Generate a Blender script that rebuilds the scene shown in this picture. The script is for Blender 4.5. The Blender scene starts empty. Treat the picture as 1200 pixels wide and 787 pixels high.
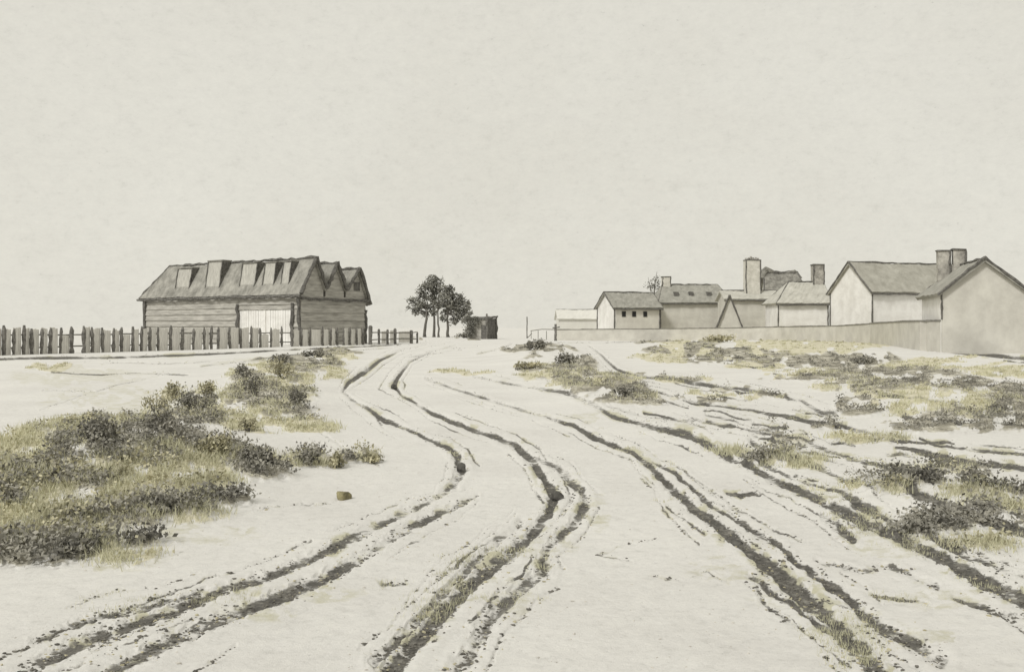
import bpy, bmesh, math, random
import numpy as np
from mathutils import Vector
random.seed(7); RS = np.random.RandomState(11)
S = bpy.context.scene
COL = S.collection
# ------------------------------------------------------------------ camera
EYE = 1.7; F = 1167.0; CX = 600.0; HY = 384.0
cam_d = bpy.data.cameras.new('camera'); cam = bpy.data.objects.new('camera', cam_d); COL.objects.link(cam)
cam.location = (0, 0, EYE); cam.rotation_euler = (math.radians(90), 0, 0)
cam_d.sensor_width = 36; cam_d.lens = F / 1200 * 36; cam_d.shift_y = -9.5 / 1200
cam_d.clip_start = 0.1; cam_d.clip_end = 9000
S.camera = cam
# ------------------------------------------------------------------ sky, sun, exposure
SUN_EL, SUN_AZ = math.radians(42), math.radians(-140)      # azimuth from +Y towards +X: light from the left, behind the camera
W = bpy.data.worlds.new("World"); S.world = W; W.use_nodes = True
nt = W.node_tree; nt.nodes.clear()
def N(nt, t, **kw):
    n = nt.nodes.new(t)
    for k, v in kw.items():
        if k.startswith('in_'): n.inputs[k[3:].replace('_', ' ')].default_value = v
        else: setattr(n, k, v)
    return n
out = N(nt, 'ShaderNodeOutputWorld'); bg = N(nt, 'ShaderNodeBackground')
sky = N(nt, 'ShaderNodeTexSky', sky_type='NISHITA'); sky.sun_disc = False
sky.sun_elevation = SUN_EL; sky.sun_rotation = SUN_AZ; sky.dust_density = 4; sky.air_density = 1
tc = N(nt, 'ShaderNodeTexCoord')
mp = N(nt, 'ShaderNodeMapping'); mp.inputs['Scale'].default_value = (1, 1, 1.6)
nt.links.new(tc.outputs['Generated'], mp.inputs['Vector'])
def wnoise(scale, detail, rough):
    n = N(nt, 'ShaderNodeTexNoise'); n.inputs['Scale'].default_value = scale
    n.inputs['Detail'].default_value = detail; n.inputs['Roughness'].default_value = rough
    nt.links.new(mp.outputs['Vector'], n.inputs['Vector']); return n
n1 = wnoise(2.6, 6, .62); n2 = wnoise(70, 9, .82); n3 = wnoise(190, 5, .75)
def ramp(nt, src, stops):
    r = N(nt, 'ShaderNodeValToRGB'); e = r.color_ramp.elements
    while len(e) < len(stops): e.new(.5)
    for i, (p, c) in enumerate(stops): e[i].position = p; e[i].color = (*c, 1)
    nt.links.new(src, r.inputs['Fac']); return r
CLOUD = 10.5     # the cloud deck is as bright as the clear sky texture, the strength below scales both
r1 = ramp(nt, n1.outputs['Fac'], [(.25, (.69, .665, .585)), (.5, (.722, .70, .622)), (.75, (.75, .73, .652))])
r2 = ramp(nt, n2.outputs['Fac'], [(.30, (.90, .90, .895)), (.45, (.985, .985, .985)), (.65, (1.03, 1.03, 1.025))])
r3 = ramp(nt, n3.outputs['Fac'], [(.26, (.80, .80, .80)), (.36, (.985, .985, .985)), (.7, (1.02, 1.02, 1.02))])
def mixn(nt, mode, fac, a, b):
    m = N(nt, 'ShaderNodeMix', data_type='RGBA', blend_type=mode)
    if isinstance(fac, (int, float)): m.inputs[0].default_value = fac
    else: nt.links.new(fac, m.inputs[0])
    for s, i in ((a, 6), (b, 7)):
        if isinstance(s, tuple): m.inputs[i].default_value = (*s, 1)
        else: nt.links.new(s, m.inputs[i])
    return m.outputs[2]
c = mixn(nt, 'MULTIPLY', 1.0, r1.outputs['Color'], r2.outputs['Color'])
c = mixn(nt, 'MULTIPLY', 1.0, c, r3.outputs['Color'])
vm = N(nt, 'ShaderNodeVectorMath', operation='SCALE'); vm.inputs['Scale'].default_value = CLOUD
nt.links.new(c, vm.inputs[0])
c = mixn(nt, 'MIX', .96, sky.outputs['Color'], vm.outputs[0])
nt.links.new(c, bg.inputs['Color']); bg.inputs['Strength'].default_value = 0.1
nt.links.new(bg.outputs['Background'], out.inputs['Surface'])
sd = bpy.data.lights.new('sun', 'SUN'); so = bpy.data.objects.new('sun', sd); COL.objects.link(so)
sd.energy = 2.0; sd.angle = math.radians(12); sd.color = (1, .98, .95)
dvec = Vector((math.sin(SUN_AZ) * math.cos(SUN_EL), math.cos(SUN_AZ) * math.cos(SUN_EL), math.sin(SUN_EL)))
so.rotation_euler = dvec.to_track_quat('Z', 'Y').to_euler(); so.location = (0, 0, 50)
S.view_settings.view_transform = 'Standard'; S.view_settings.look = 'None'
S.view_settings.exposure = 0.0; S.view_settings.gamma = 1; S.view_settings.use_curve_mapping = False
S.render.engine = 'CYCLES'

# ------------------------------------------------------------------ numpy noise
_T = RS.rand(256, 256).astype(np.float32)
def vnoise(x, y):
    xi = np.floor(x).astype(np.int64); yi = np.floor(y).astype(np.int64)
    fx = x - xi; fy = y - yi; fx = fx * fx * (3 - 2 * fx); fy = fy * fy * (3 - 2 * fy)
    a = _T[xi & 255, yi & 255]; b = _T[(xi + 1) & 255, yi & 255]
    c_ = _T[xi & 255, (yi + 1) & 255]; d = _T[(xi + 1) & 255, (yi + 1) & 255]
    return (a * (1 - fx) + b * fx) * (1 - fy) + (c_ * (1 - fx) + d * fx) * fy
def fbm(x, y, o=4):
    s = 0; a = .5; t = 0
    for i in range(o):
        s = s + a * vnoise(x * 2 ** i + 17.3 * i, y * 2 ** i + 9.1 * i); t += a; a *= .5
    return s / t
def sstep(a, b, x):
    t = np.clip((x - a) / (b - a), 0, 1); return t * t * (3 - 2 * t)

# ------------------------------------------------------------------ the lie of the land: ruts, banks and patches
# waypoints surveyed on the level plain: (picture x, picture y) turned to metres by ground()
def ground(x, y):
    Y = EYE * F / (y - HY); return (x - CX) / F * Y, Y
# every rut: points (x, y, half width, mud 0..1)
RUTS = [
 [(500,403,1.5,.3),(470,410,2,.35),(445,422,2.5,.7),(425,438,4,1),(408,452,3,.8),(402,463,2,.5),(412,470,2.5,.8),(432,480,3,.8),(452,492,4,.9),(475,501,3.5,.8),(500,513,3,.7),(522,522,4,.8),(537,535,6,1),(541,550,7,1),(532,567,5,.6),(512,583,4,.4),(488,594,5,.6),(460,606,5,.7),(430,622,6,.6),(400,636,7,.8),(372,650,7,.8),(340,664,7,.7),(300,678,7,.8),(262,690,7,.85),(225,704,7,.8),(190,718,8,.8),(150,732,8,.7),(110,746,9,.6),(60,768,9,.6),(10,795,10,.5)],
 [(560,580,3,.4),(530,594,5,.6),(498,608,6,.7),(470,622,6,.6),(445,638,6,.5),(418,655,7,.6),(392,670,8,.8),(360,684,9,.8),(330,696,10,.8),(300,708,9,.8),(262,722,9,.6),(225,738,10,.6),(180,758,10,.6),(120,790,12,.5)],
 [(240,690,5,.5),(190,705,5,.6),(150,716,6,.6),(110,724,6,.7),(85,732,5,.5),(40,750,5,.4)],
 [(535,404,1.2,.3),(505,412,1.5,.35),(480,424,2,.5),(466,442,3,.8),(462,453,4.5,1),(470,462,2,.6),(488,473,2.5,.7),(508,484,3,.7),(530,493,4,.9),(553,502,4,.9),(580,511,4,.9),(604,521,5,.9),(622,536,6,.9),(632,552,6,.9),(642,568,7,.95),(650,580,8,1),(642,600,7,.8),(628,618,7,.7),(612,636,8,.8),(596,650,10,.95),(575,664,10,.9),(552,684,11,.9),(530,704,12,.95),(510,724,12,.9),(492,745,12,.9),(470,770,13,.9),(452,795,14,.9)],
 [(612,608,5,.3),(590,628,5,.4),(565,650,6,.5),(540,672,7,.6),(515,698,7,.5),(490,722,7,.5),(468,744,8,.6),(440,775,9,.6)],
 [(625,536,3,.6),(645,542,4,.6),(662,552,6,.8),(668,562,5,.8),(682,572,5,.6),(688,586,7,.8),(678,606,7,.7),(660,622,7,.7),(640,640,6,.4),(636,656,9,.7),(638,668,9,.7),(612,688,9,.6),(590,706,10,.6),(570,730,10,.5),(556,755,11,.5),(530,795,12,.5)],
 [(500,443,2,.5),(512,448,2.5,.7),(540,458,2,.5),(565,465,2.5,.6),(592,474,2.5,.6),(618,482,2,.4),(648,490,2.5,.6),(672,498,3.5,.8),(698,512,4,.9),(722,521,4,.9),(745,530,4,.9),(762,545,5,.8),(778,560,5,.9),(795,578,7,1),(815,596,7,1),(835,608,8,1),(852,622,9,1),(866,634,8,1),(885,648,8,.9),(905,664,12,1),(925,682,13,1),(945,698,13,1),(965,715,10,1),(982,732,10,1),(1000,750,11,1),(1022,772,12,.9),(1045,798,12,.9)],
 [(765,540,2.5,.5),(790,552,4,.7),(812,572,4,.7),(835,592,4,.7),(862,606,4,.6),(888,622,5,.6),(912,636,5,.8),(925,650,5,.8),(945,664,6,.8),(975,684,8,.9),(1000,702,8,.9),(1018,722,9,.9),(1040,738,10,.8),(1070,748,10,.7),(1105,770,10,.5)],
 [(880,672,4,.4),(905,694,5,.7),(930,708,5,.8),(955,726,6,.8),(985,744,8,.8),(1010,765,9,.8),(1035,795,9,.8)],
 [(556,440,2,.3),(590,448,2.5,.5),(625,455,2.5,.5),(665,463,3,.6),(700,478,3,.5),(725,490,3.5,.8),(750,496,3.5,.7),(776,502,5,.9),(805,508,6,.9),(830,520,6,.9),(855,536,5,.8),(880,546,5,.8),(905,560,6,.8),(935,574,6,.8),(960,588,6,.8),(985,600,8,.9),(1010,612,8,.9),(1040,622,8,.9),(1065,634,8,.9),(1095,648,8,.95),(1125,664,10,1),(1150,678,11,1),(1180,690,11,.9),(1215,708,12,.9)],
 [(855,526,3,.5),(885,540,3.5,.6),(915,552,3.5,.6),(950,568,3,.6),(985,580,4,.6),(1005,596,8,.9),(1030,606,5,.7),(1060,620,5,.7),(1090,628,5,.7),(1115,640,8,.9),(1140,652,6,.7),(1170,664,6,.5),(1215,680,7,.5)],
 [(690,408,1.5,.4),(705,418,2,.6),(722,433,3,.8),(742,444,3,.6),(775,446,3,.8),(805,448,3,.6),(835,452,3.5,.8),(870,456,3,.6),(905,462,3,.6),(940,470,3,.6),(965,484,4,.6),(1000,480,3,.6)],
 [(730,455,1.5,.3),(770,462,2,.5),(810,470,2,.4),(850,476,2,.6),(890,482,2.5,.6),(925,488,3.5,.8),(955,495,4.5,.9),(990,500,4,.8),(1030,508,3,.6),(1060,513,3,.5)],
 [(700,474,1.5,.3),(760,488,2,.3),(820,492,2,.5),(870,502,2.5,.6),(905,508,3,.7),(940,514,4,.9),(980,530,3,.6),(1030,546,3,.6),(1070,556,3,.6)],
 [(880,515,4,.7),(900,528,5,.8),(930,540,5,.8),(960,546,4,.6),(985,560,4,.6),(1020,572,6,.9),(1050,582,5,.8),(1085,594,6,.8),(1120,604,7,.8),(1160,614,7,.8),(1215,628,7,.7)],
 [(1020,514,2.5,.7),(1060,517,2.5,.8),(1100,521,2.5,.7),(1140,528,3,.8),(1200,532,3,.7)],
 [(1052,524,3,.9),(1085,530,4.5,1),(1115,537,5,1),(1145,543,5,1),(1180,546,5,.9),(1215,550,4,.7)],
 [(852,577,3,.8),(870,579,4,1),(890,578,3,.8)],
 [(850,587,2,.4),(885,606,2,.5),(915,622,2,.5),(940,632,2,.4)],
 [(1000,630,6,.8),(975,610,4,.7),(960,602,3,.5)],
 [(955,654,3,.4),(1010,666,4,.5),(1045,660,4,.6),(1070,672,5,.5),(1100,686,4,.5)],
 [(1020,694,3,.7),(1055,698,3,.7),(1085,702,3,.3)],
 [(1118,696,5,.6),(1140,706,5,.8),(1165,714,4,.6),(1205,722,4,.5)],
 [(740,655,1.5,.4),(700,648,1.5,.4),(735,636,1.5,.4),(770,628,1.5,.4)],
 [(760,672,1.5,.4),(800,678,1.5,.4),(830,668,2,.4),(850,680,2,.4)],
 [(420,474,2.5,.6),(440,486,2.5,.6),(450,500,2,.3)],
 [(365,500,2,.2),(420,536,1.5,.35),(445,546,2,.4)],
 [(42,419,2.2,.9),(110,419,2.2,.8),(180,417,2,.8),(260,414,1.8,.7),(330,410,1.8,.7),(400,407,1.6,.7),(470,403,1.4,.6)],
 [(-30,421,2.2,.8),(42,419,2.2,.9)],
 [(60,436,1.2,.5),(110,439,1.5,.6),(160,437,1.2,.5),(220,440,1.4,.5)],
 [(48,482,1.2,.3),(90,466,1.2,.35),(140,450,1.2,.4),(200,438,1.2,.3)],
 [(45,491,1.2,.4),(130,488,1.5,.4)],[(50,457,1.2,.4),(110,458,1.2,.3)],
 [(235,430,1.2,.4),(290,424,1.5,.6),(340,416,1.5,.6),(400,411,1.4,.5),(460,407,1.2,.4)],
 [(100,424,1.2,.3),(200,426,1.3,.45),(270,423,1.2,.3)],
 [(300,600,2,.4),(355,592,2,.4),(392,588,2,.3)],
 [(445,680,2.5,.6),(478,680,2,.5)],
 [(560,415,1.5,.35),(590,410,1.5,.4),(600,404,1.5,.4)],[(480,418,1.5,.4),(520,412,1.5,.3),(560,406,1.2,.25)],
 [(1030,403,2,.9),(1060,408,2.6,1),(1100,411,3,1),(1150,415,3,1),(1200,420,3,.9)],
 [(650,404,1.3,.3),(720,402,1.3,.4),(780,400,1.5,.5)],
 [(800,397,1.2,.4),(860,396,1.2,.5),(930,397,1.3,.6),(980,400,1.3,.7),(1030,404,1.5,.8)],
]
_r = random.Random(5)
for rt in list(RUTS[:14]):
    wm = max(p[2] for p in rt)
    if wm < 3: continue
    for sgn in (-1, 1):
        for rep in (1, 2):
            i = 0
            while i < len(rt) - 2:
                n_ = _r.randint(2, 5); seg = rt[i:i + n_ + 1]; i += n_ + _r.randint(0, 2)
                if len(seg) < 2 or _r.random() < .35 * rep: continue
                o = []
                for j, p in enumerate(seg):
                    a, b = seg[max(j - 1, 0)], seg[min(j + 1, len(seg) - 1)]; L = math.hypot(b[0] - a[0], b[1] - a[1]) or 1
                    of = sgn * p[2] * (1.2 + 1.35 * rep) * _r.uniform(.85, 1.15)
                    o.append((p[0] - (b[1] - a[1]) / L * of, p[1] + (b[0] - a[0]) / L * of, max(.9, p[2] * .26), p[3] * _r.uniform(.35, .75)))
                RUTS.append(o)
for k_ in range(46):                       # dry drainage lines and low dark ridges across the right hand field
    x = _r.uniform(740, 1180); y = 400 + (x - 560) / 600 * _r.uniform(20, 260)
    if y > 640: continue
    sl = (y - 384) / max(120, (x - 520)) * .62; ln = _r.uniform(25, 90)
    RUTS.append([(x + ln * u, y + ln * u * sl + _r.uniform(-1.5, 1.5), 1.0 + (y - 395) * .010 * _r.uniform(.6, 1.3), _r.uniform(.3, .9)) for u in (0, .33, .66, 1)])
# bare or grown patches: (x, y, rx, ry) ellipses
OCHRE = [(800,420,70,6),(950,440,70,6),(860,464,60,3),(1010,515,60,5),(1090,555,60,5),(985,575,40,5),(350,440,60,14),(310,470,60,14),(395,418,34,7),(690,452,60,10),(900,410,130,12),(1000,455,50,8),(885,430,36,5),(1060,466,60,5),(1120,425,60,6),(800,447,40,4),(140,652,45,10),(720,458,26,5),(850,530,24,4),(1150,640,40,5),(110,512,90,15),(90,540,50,12),(215,490,55,16),(130,585,80,20),(205,572,70,22),(160,602,110,20),(70,620,40,20),(100,636,40,12),(300,485,55,12),(330,452,45,12),(320,440,60,14),(375,425,35,10),(300,505,50,9),(365,500,40,8),(205,462,16,9),(243,460,14,9),(60,430,30,5),(20,560,60,50),(15,610,50,36),
 (858,402,100,9),(940,405,80,9),(1000,408,55,7),(840,410,50,8),(1095,432,75,8),(1055,482,40,9),(1090,476,70,8),(925,538,40,10),(1140,590,40,5),(1180,440,60,10),(545,436,40,4),(655,440,50,10),(740,470,30,6),(420,536,28,6),(335,545,60,7),(280,552,50,7),(780,412,30,4),(1150,480,60,12),(1060,585,36,4),(1180,600,60,5)]
SCRUB = [(790,412,50,5),(940,445,60,4),(1030,462,60,5),(900,500,40,3),(1120,553,40,3),(820,470,40,3),(655,428,48,14),(695,452,50,11),(730,470,44,7),(620,410,34,7),(318,452,44,9),(365,428,40,7),(392,414,30,5),(300,478,40,8),(345,492,40,6),(1040,440,90,8),(930,424,70,6),(860,424,60,5),(1100,500,70,6),(800,446,24,3),(852,456,30,4),(905,464,22,3),(765,443,24,3),(1015,486,30,5),(975,500,22,4),(1035,567,24,6),(905,540,34,4),(930,514,34,3),(1090,622,50,6),(985,432,40,5),(345,424,60,5),(290,448,22,9),(70,520,34,5),(150,500,60,5),(240,478,30,10),(95,585,30,7),(165,570,22,8),(150,640,40,4),(300,562,44,9),(110,545,55,18),(80,560,40,16),(190,530,60,22),(160,560,50,20),(225,500,50,12),(250,545,70,14),(120,618,70,9),(80,645,36,11),(60,655,22,8),(190,606,60,8),(265,594,40,5),(300,562,35,7),(300,468,40,10),(350,435,40,7),(340,482,30,7),(350,470,25,8),(400,414,30,4),(10,580,45,30),(10,650,36,16),(365,540,22,6),(395,542,16,5),(435,534,18,4),
 (615,412,30,6),(650,418,35,7),(640,432,45,8),(670,445,42,9),(690,458,40,8),(725,465,34,8),(665,428,30,8),(758,474,22,6),
 (860,420,80,7),(950,426,80,8),(820,408,35,5),(1010,424,50,8),(1060,448,80,9),(1110,458,70,9),(1160,465,60,9),(1000,452,45,7),(1125,492,50,11),(1165,500,50,10),(1080,503,40,6),(1010,475,35,5),(1200,480,50,22),(1045,566,40,7),(1060,580,50,7),(1110,572,50,7),(1120,606,60,4),(1180,616,50,4),(1170,586,50,4),(905,530,30,5),(770,402,30,3),(560,396,30,3),(485,399,30,2)]
DAMP = [(920,690,60,22),(1000,735,60,22),(860,665,60,18),(640,640,40,14),(380,690,70,14),(290,715,60,14),(690,490,40,7),(700,600,20,24),(600,700,30,30),(1090,700,60,14),(1060,640,80,14),(240,625,70,14),(140,660,60,10),(730,395,90,6),(300,425,60,6),(150,470,120,22),(90,440,90,14),(1080,745,60,14)]
def patches(px, py, lst):
    v = np.zeros_like(px)
    wx = px + 22 * (fbm(px / 26 + 3, py / 13, 4) - .5); wy = py + 10 * (fbm(px / 22 + 40, py / 12 + 8, 4) - .5)
    for (x, y, rx, ry) in lst:
        m = (np.abs(px - x) < rx * 1.7 + 14) & (np.abs(py - y) < ry * 1.7 + 8)
        if not m.any(): continue
        d = np.sqrt(((wx[m] - x) / rx) ** 2 + ((wy[m] - y) / ry) ** 2)
        v[m] = np.maximum(v[m], 1 - sstep(.7, 1.2, d))
    hole = sstep(.56, .63, fbm(px / 15 + 91 + len(lst), py / 6.5 + 17, 3))      # bare sand showing between the plants
    return v * (1 - .85 * hole)
def rut_fields(px, py):
    mud = np.zeros_like(px); grv = np.zeros_like(px)          # grv: signed height factor in picture units
    wob = 1.2 + 0 * px
    qx = px + 5 * (fbm(px / 12 + 5, py / 9, 3) - .5) * np.clip((py - 395) / 120, .2, 1.6)
    qy = py + 4 * (fbm(px / 11 + 60, py / 8 + 7, 3) - .5) * np.clip((py - 395) / 120, .1, 1.5)
    brk = np.clip(.27 + 1.75 * fbm(px / 17 + 11, py / 10 + 3, 3), .2, 1.35)
    stn = np.zeros_like(px)
    for rt in RUTS:
        for (x0, y0, w0, m0), (x1, y1, w1, m1) in zip(rt[:-1], rt[1:]):
            R = 3.2 * max(w0, w1) + 3
            m = (px > min(x0, x1) - R) & (px < max(x0, x1) + R) & (py > min(y0, y1) - R) & (py < max(y0, y1) + R)
            if not m.any(): continue
            dx, dy = x1 - x0, y1 - y0; L2 = dx * dx + dy * dy
            t = np.clip(((qx[m] - x0) * dx + (qy[m] - y0) * dy) / L2, 0, 1)
            w = (w0 + (w1 - w0) * t) * .8; k = (m0 + (m1 - m0) * t) * brk[m]
            d = np.hypot(qx[m] - x0 - t * dx, qy[m] - y0 - t * dy)
            g = -w * np.exp(-(d / (w * 1.05)) ** 2) + .33 * w * np.exp(-((d - 2.0 * w) / (w * .75)) ** 2)
            a = np.abs(g) > np.abs(grv[m]); gg = grv[m]; gg[a] = g[a]; grv[m] = gg
            mud[m] = np.maximum(mud[m], k * (1 - sstep(.35, 1.5, d / w)))
            stn[m] = np.maximum(stn[m], k * np.exp(-(d / (2.1 * w)) ** 2))
    stn *= sstep(.48, .66, fbm(px / 20 + 70, py / 11 + 30, 3))
    return mud, grv, stn
def land(X, Y):
    """height and zones at any point of the plain"""
    X = np.asarray(X, float); Y = np.asarray(Y, float)
    Yc = np.maximum(Y, 1.5)
    px = CX + F * X / Yc; py = HY + EYE * F / Yc
    mud, grv, stn = rut_fields(px, py)
    och = patches(px, py, OCHRE); scr = patches(px, py, SCRUB); dmp = np.maximum(.42 * patches(px, py, DAMP), .9 * stn)
    near = np.clip(1 - (Y - 120) / 60, 0, 1)
    mpp = Yc / F
    gd = grv * mpp * .5
    z = np.clip(gd, -.16, .05)
    z += .05 * (fbm(X / 7, Y / 9, 3) - .5) + .028 * (fbm(X / .7 + 9, Y / .7, 3) - .5) * (Y < 60) + .012 * (fbm(X / .14 + 9, Y / .14, 3) - .5) * (Y < 30)
    z += .10 * scr * fbm(X / .5 + 31, Y / .5, 3) + .05 * och * fbm(X / .4 + 2, Y / .4, 3)
    def mound(x, y, rx, ry, h):
        return h * np.exp(-(((px - x) / rx) ** 2 + ((py - y) / ry) ** 2))
    z += mound(640, 416, 55, 16, .42) + mound(720, 455, 60, 18, .2) + mound(860, 407, 130, 8, .42) + mound(980, 412, 90, 9, .35)
    z += mound(150, 545, 150, 50, .32) + mound(330, 455, 80, 30, .22) + mound(1120, 455, 120, 22, .25) + mound(1100, 585, 110, 22, .12)
    z *= near
    return z, mud * (py < 1200), och, scr, dmp
def hz(x, y):
    return float(land(np.array([x]), np.array([y]))[0][0])

# ------------------------------------------------------------------ materials
def material(name, base, dark=None, scale=8, detail=8, rough=.9, bump=.3, bscale=None, stops=(.35, .65), stretch=None, dist=.02):
    m = bpy.data.materials.new(name); m.use_nodes = True; t = m.node_tree; b = t.nodes['Principled BSDF']
    b.inputs['Roughness'].default_value = rough
    b.inputs['Specular IOR Level'].default_value = .2
    co = N(t, 'ShaderNodeTexCoord'); mpn = N(t, 'ShaderNodeMapping')
    if stretch: mpn.inputs['Scale'].default_value = stretch
    t.links.new(co.outputs['Object'], mpn.inputs['Vector'])
    n = N(t, 'ShaderNodeTexNoise'); n.inputs['Scale'].default_value = scale; n.inputs['Detail'].default_value = detail
    n.inputs['Roughness'].default_value = .68
    t.links.new(mpn.outputs['Vector'], n.inputs['Vector'])
    r = ramp(t, n.outputs['Fac'], [(stops[0], dark or tuple(v * .7 for v in base)), (stops[1], base)])
    t.links.new(r.outputs['Color'], b.inputs['Base Color'])
    n2 = N(t, 'ShaderNodeTexNoise'); n2.inputs['Scale'].default_value = bscale or scale * 3; n2.inputs['Detail'].default_value = 6
    t.links.new(mpn.outputs['Vector'], n2.inputs['Vector'])
    bp = N(t, 'ShaderNodeBump'); bp.inputs['Strength'].default_value = bump; bp.inputs['Distance'].default_value = dist
    t.links.new(n2.outputs['Fac'], bp.inputs['Height']); t.links.new(bp.outputs['Normal'], b.inputs['Normal'])
    return m
M = {}
M['timber'] = material('weathered_timber', (.30, .29, .26), (.13, .125, .11), 3, stretch=(1, 1, 5), bump=.5)
M['fence_board'] = material('fence_board', (.76, .74, .69), (.56, .545, .505), 2.2, stretch=(4, 4, .6), bump=.5)
M['stake'] = material('dark_stake', (.25, .24, .22), (.09, .086, .078), 5, bump=.6)
M['barn_wall'] = material('barn_boarding', (.50, .485, .44), (.26, .25, .225), 1.1, stretch=(.5, .5, 4), bump=.5)
M['barn_roof'] = material('barn_thatch', (.40, .39, .35), (.19, .185, .165), 1.3, stretch=(1, 1, .5), bump=.7, bscale=7, dist=.08)
M['dormer'] = material('dormer_board', (.52, .51, .46), (.34, .33, .30), 1.8, stretch=(3, 3, .5))
M['charcoal'] = material('tarred_wood', (.19, .183, .168), (.075, .072, .066), 4, bump=.7)
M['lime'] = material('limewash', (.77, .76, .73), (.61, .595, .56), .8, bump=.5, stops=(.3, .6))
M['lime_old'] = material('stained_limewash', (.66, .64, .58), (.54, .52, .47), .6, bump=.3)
M['haze_tone'] = material('painted_haze', (.67, .66, .61), (.60, .59, .55), .5, bump=.3)  # haze put into the colour, for walls and roof of the low house
M['plaster'] = material('clay_plaster', (.60, .585, .53), (.47, .455, .41), .7, bump=.6)
M['thatch_grey'] = material('grey_thatch', (.39, .382, .34), (.26, .255, .225), 1.2, stretch=(1, 1, 1), bump=.8, bscale=9, dist=.08)
M['thatch_warm'] = material('straw_thatch', (.42, .41, .36), (.30, .29, .25), 1.0, bump=.8, bscale=9, dist=.08)
M['thatch_pale'] = material('pale_thatch', (.54, .53, .475), (.42, .41, .365), 1.0, bump=.7, bscale=9, dist=.08)
M['thatch_dark'] = material('old_dark_thatch', (.33, .32, .285), (.14, .135, .12), 1.4, bump=1, bscale=6, dist=.1)
M['chimney'] = material('sooty_masonry', (.52, .50, .45), (.22, .21, .19), 2.2, bump=.6)
M['chimney_pale'] = material('pale_masonry', (.68, .66, .60), (.50, .485, .43), 1.6, bump=.5)
M['dark'] = material('dark_opening', (.05, .048, .043), (.03, .029, .026), 3)
M['glass'] = material('window_glass', (.04, .042, .042), (.03, .03, .03), 2, rough=.2, bump=.03)
M['bark'] = material('bark', (.20, .19, .17), (.09, .085, .075), 3, stretch=(2, 2, .5), bump=.8, dist=.05)
M['leaf_dark'] = material('tree_leaves', (.30, .295, .26), (.14, .138, .12), .5, stops=(.4, .6))
M['scrub_dark'] = material('dark_scrub_leaves', (.40, .385, .33), (.125, .12, .105), 2.4, stops=(.40, .62))
M['scrub_olive'] = material('olive_scrub_leaves', (.60, .565, .395), (.28, .265, .185), 2.0, stops=(.40, .62))
M['grass'] = material('dry_grass', (.62, .605, .43), (.42, .41, .29), 1.2, stops=(.35, .65))
M['clod'] = material('mud_clod', (.20, .19, .165), (.08, .076, .067), 14, bump=.6)
M['clod_ochre'] = material('sandy_clod', (.52, .48, .34), (.32, .295, .20), 12, bump=.6)
M['stone'] = material('dark_stone', (.15, .145, .13), (.045, .043, .04), 9, bump=.8)
M['stone_ochre'] = material('mossy_stone', (.33, .30, .17), (.11, .10, .065), 9, bump=.8)
M['pebble'] = material('pale_pebble', (.62, .60, .54), (.45, .43, .39), 10, bump=.4)

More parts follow.
